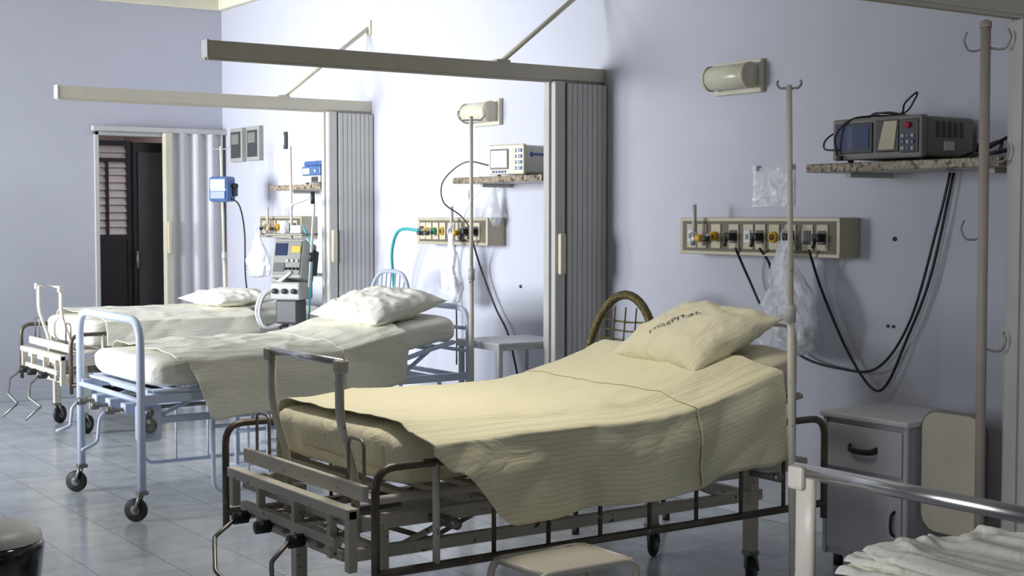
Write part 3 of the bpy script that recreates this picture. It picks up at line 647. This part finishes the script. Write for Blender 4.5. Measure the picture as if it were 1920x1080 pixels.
# fold-down meal leaf hinged beside the cabinet, facing the ward
vs=[];n=8;r=.07;c=[(3.285+r,.22+r,180),(3.565-r,.22+r,270),(3.565-r,.675-r,0),(3.285+r,.675-r,90)]
for cx,cz,a0 in c:
    for k in range(n+1):
        a=R_(a0+90*k/n); vs.append((cx+r*math.cos(a),cz+r*math.sin(a)))
m_=len(vs); P=[(4.352,y,z) for y,z in vs]+[(4.374,y,z) for y,z in vs]
b.add(P,[list(range(m_)),[m_+i for i in range(m_)][::-1]]+[[i,(i+1)%m_,m_+(i+1)%m_,m_+i] for i in range(m_)],'leaf')
b.tube([(4.363,y,z) for y,z in vs],.011,'grey',closed=True,seg=6) 
b.tube([(4.40,3.45,.4),(4.40,3.59,.4)],.012,'steel'); b.tube([(4.40,3.45,.55),(4.40,3.59,.55)],.012,'steel'); b.box((4.37,3.42,.36),(4.41,3.46,.60),'steel',.004); b.finish()
b=B('side_table'); z=.755; X0,X1,Y0,Y1=4.115,4.58,6.11,6.52
b.box((X0,Y0,z-.02),(X1,Y1,z),'wpaint',.006); b.box((X0+.004,Y0+.002,z-.04),(X0+.016,Y1-.002,z-.015),'wpaint',.003); b.box((X0+.002,Y0+.004,z-.04),(X1,Y0+.016,z-.015),'wpaint',.003)
for x in (X0+.02,X1-.02):
    for y in (Y0+.02,Y1-.02): b.box((x-.013,y-.013,0),(x+.013,y+.013,z-.02),'wpaint',.003)
for y in (Y0+.02,Y1-.02): b.box((X0+.02,y-.008,.2),(X1-.02,y+.008,.22),'wpaint')
b.finish()
def cord_chair(loc,m_tube,m_cord,w=.25,H=1.0,horizontal=True,legm='black',r=.017):
    """faces -X; backrest arch at local x~0"""
    b=B('cord_chair')
    lean=.10
    arch=[]
    for k in range(25):
        a=math.pi*k/24; ex=1 if horizontal else .6
        yy=w*math.copysign(abs(math.cos(a))**ex,math.cos(a)); zz=.62+(H-.62)*math.sin(a)**ex; arch.append(V((lean*(zz-.42)*.9,yy,zz)))
    pts=[V((-.02,w,.42))]+arch+[V((-.02,-w,.42))]
    b.tube(pts,r,m_tube,seg=12)
    if m_tube=='gold':
        for i in range(0,90):
            t=i/89*(len(pts)-1); k=min(int(t),len(pts)-2); p=pts[k].lerp(pts[k+1],t-k); d=(pts[k+1]-pts[k]).normalized()
            b.cyl(p-d*.004,p+d*.004,r*1.08,m_tube,10)
    seat=[(-.02,w,.42),(-.48,w,.44),(-.48,-w,.44),(-.02,-w,.42)]
    b.tube(seat,r*.85,m_tube,.08,10); b.tube([(-.02,w,.42),(-.02,-w,.42)],r*.8,m_tube,seg=8)
    def half(z):
        if z<=.62: return w
        return w*math.sqrt(max(0,1-((z-.62)/(H-.62))**2))
    if horizontal:
        for i in range(11):
            z=.48+i*(H-.56)/11; h=half(z); b.tube([(lean*(z-.42)*.9,-h,z),(lean*(z-.42)*.9+.02,0,z-.01),(lean*(z-.42)*.9,h,z)],.0045,m_cord,.03,6)
        for y in (-.08,.0,.08): b.tube([(0,y,.44),(lean*(H-.5),y,H-.06)],.004,m_cord,seg=6)
    else:
        for i in range(9):
            y=-w*.85+i*w*1.7/8; zt=.62+(H-.62)*(1-abs(y/w)**3.3)**.3; b.tube([(0,y,.43),(lean*(zt-.42)*.9,y,zt)],.005,m_cord,seg=6)
    for i in range(14):
        x=-.05-i*.031; b.tube([(x,-w,.435),(x,0,.425),(x,w,.435)],.0045,m_cord,.03,6)
    for s_ in (-1,1):
        b.tube([(-.45,s_*w,.43),(-.47,s_*(w+.02),.02)],.012,legm,seg=10); b.tube([(-.03,s_*w,.42),(.06,s_*(w+.02),.02)],.012,legm,seg=10)
        b.tube([(-.46,s_*(w+.01),.2),(.03,s_*(w+.01),.2)],.009,legm,seg=8)
        for x in (-.47,.06): b.cyl((x,s_*(w+.02),0),(x,s_*(w+.02),.03),.017,'black',10)
    b.finish(loc=loc)
cord_chair((4.26,5.31,0),'gold','gold',.275,1.04,r=.02)
cord_chair((4.30,7.66,0),'chairp','chairp',.26,1.08,False,'chairp',.013)
b=B('step_stool'); X0,X1,Y0,Y1,Z=2.37,2.74,3.32,3.56,.385
b.grid(lambda u,v:((X0+.02+(X1-X0-.04)*u,Y0+.01+(Y1-Y0-.02)*v,Z-.012+.012*(1-(2*u-1)**6)*(1-(2*v-1)**6)),(u,v)),16,12,'leaf')
b.box((X0+.02,Y0+.01,Z-.03),(X1-.02,Y1-.01,Z-.0125),'leaf',.004)
for y in (Y0,Y1):
    b.tube([(X0-.02,y,.01),(X0,y,Z-.015),(X1,y,Z-.015),(X1+.02,y,.01)],.012,'white',.05,10)
for x,s_ in ((X0-.01,1),(X1+.01,-1)): b.tube([(x,Y0,.18),(x,Y1,.18)],.009,'white',seg=8); b.tube([(X0+.02 if s_>0 else X1-.02,Y0,Z-.015),(X0+.02 if s_>0 else X1-.02,Y1,Z-.015)],.01,'white',seg=8)
for x in (X0-.02,X1+.02):
    for y in (Y0,Y1): b.cyl((x,y,0),(x,y,.025),.016,'black',10)
b.finish()
b=B('waste_bin'); b.lathe([(0,.0),(.11,.0),(.125,.02),(.15,.25),(.168,.40),(.173,.45),(.165,.475),(.15,.47)],(1.05,4.25,0),'gblack',36); b.lathe([(.168,.472),(.165,.49),(.14,.512),(.09,.525),(0,.53)],(1.05,4.25,0),'lgrey',36); b.finish()
# ventilator
b=B('medical_ventilator'); vx,vy=4.20,8.73
for k in range(5):
    a=k*2*math.pi/5+.3; e=(vx+.15*math.cos(a),vy+.15*math.sin(a),.07); b.tube([(vx,vy,.11),e],.016,'lgrey',seg=8); b.cyl((e[0],e[1],0),(e[0],e[1],.06),.025,'black',12)
b.cyl((vx,vy,.08),(vx,vy,.75),.024,'lgrey',14)
b.cyl((vx+.03,vy+.05,.7),(vx+.02,vy+.05,1.89),.009,'polep',10)
T0=Matrix.Translation((vx,vy,0))@Matrix.Rotation(R_(38),4,'Z')
b.T=T0
b.box((-.11,-.11,.86),(.10,.11,.98),'mgrey',.012); b.box((-.09,-.08,.70),(.06,.08,.86),'dgrey',.012)
for k in range(3): b.cyl((-.11,-.07+k*.07,.92),(-.13,-.07+k*.07,.92),.018,'dgrey',12)
b.T=T0@Matrix.Translation((0,0,.985))@Matrix.Rotation(R_(14),4,'Y')
b.box((-.10,-.115,0),(.10,.115,.27),'mgrey',.015); b.box((-.108,-.10,.02),(-.098,.10,.25),'grey',.004)
b.box((-.112,.0,.15),(-.106,.09,.235),'screen',.002); b.box((-.112,-.095,.17),(-.106,-.03,.215),'yellow',.002); b.box((-.112,.01,.04),(-.106,.09,.10),'dgrey',.002)
for k in range(4): b.cyl((-.108,-.085+k*.028,.06),(-.12,-.085+k*.028,.06),.009,'black',10)
for k in range(3): b.cyl((-.108,-.08+k*.035,.115),(-.116,-.08+k*.035,.115),.010,'lgrey',10)
b.box((.02,-.14,.05),(.09,-.115,.22),'dgrey',.008)
b.T=T0; b.box((-.12,-.14,1.29),(.12,.14,1.305),'grey',.004); b.box((-.06,-.10,1.305),(.06,-.02,1.36),'lgrey',.006); b.cyl((0,.05,1.305),(0,.05,1.39),.03,'bag',14)
b.T=Matrix()
b.tube([(vx,vy,1.28),(vx,vy,1.47),(vx-.02,vy-.06,1.50),(vx+.0,vy-.28,1.54),(vx+.02,vy-.30,1.50),(vx+.02,vy-.22,.95)],.009,'lgrey',.02,8)
b.cyl((vx+.01,vy-.30,1.50),(vx+.01,vy-.30,1.58),.014,'black',10); b.cyl((vx+.02,vy-.25,1.12),(vx+.02,vy-.25,1.18),.014,'black',10)
for d in (0,.05):
    b.tube(catmull([(vx-.08,vy+.0+d,.92),(vx-.18,vy+.03+d,.90),(vx-.22,vy+.04+d,.78),(vx-.18,vy+.03+d,.68),(vx-.08,vy+d,.70),(vx-.06,vy-.03+d,.82),(vx-.1,vy+.0+d,.95),(vx-.05,vy-.1,1.05)],10),.011,'bag' if d else 'lgrey',seg=8)
b.tube(catmull([(vx+.03,vy-.12,1.35),(vx+.06,vy-.18,1.2),(vx+.06,vy-.16,.95),(vx+.1,vy-.05,.7)]),.007,'teal',seg=6)
b.finish()
# added out-of-view ceiling fill above bay 3, brightens the near bed
b=B('added_ceiling_fill'); b.box((2.35,3.6,HC-.06),(2.65,4.9,HC-.001),'wpaint',.01)
for x in (2.43,2.57): b.cyl((x,3.65,HC-.085),(x,4.85,HC-.085),.014,'tubeglow',12)
for y in (3.64,4.86): b.box((2.38,y-.015,HC-.11),(2.62,y+.015,HC-.05),'wpaint',.004)
b.finish()
# ------------------------------------------------------------------ lights
def area(name,loc,size,sy,power,col,rot,spread=180):
    l=bpy.data.lights.new(name,'AREA'); l.shape='RECTANGLE'; l.size=size; l.size_y=sy; l.energy=power; l.color=col; l.spread=R_(spread)
    o=bpy.data.objects.new(name,l); o.location=loc; o.rotation_euler=rot; COL.objects.link(o); return o
for i,((a,c),pw,sp_) in enumerate(zip(WIN,(24,86,128),(60,70,80))):  # first light is added fill for the foreground, the others are window daylight
    area('daylight_and_fill_%d'%(i+1),(XL-.10,(a+c)/2,(WZ[0]+WZ[1])/2),WZ[1]-WZ[0],c-a,pw,(.92,.95,1),(0,-math.pi/2,0),sp_)
area('bed_fill_light',(2.5,4.25,HC-.12),.25,1.2,12.5,(1,.94,.84),(0,0,0),90)  # added fill aimed down at the near bed
area('corridor_fill',(4.0,YF+.9,2.9),.6,.6,12,(1,.95,.9),(0,0,0))  # added lamp behind the doorway so the louvres look lit
w=bpy.data.worlds.new('world'); sc.world=w; w.use_nodes=True; w.node_tree.nodes['Background'].inputs[0].default_value=(.7,.8,1,1); w.node_tree.nodes['Background'].inputs[1].default_value=.6
sc.view_settings.view_transform='Standard'
# ------------------------------------------------------------------ camera
cd=bpy.data.cameras.new('camera'); cam=bpy.data.objects.new('camera',cd); COL.objects.link(cam)
cam.location=(0,0,1.41); cam.rotation_euler=(math.pi/2-R_(2.833),0,-R_(34.5)); cd.lens=50; cd.sensor_width=36; cd.clip_start=.05
sc.camera=cam
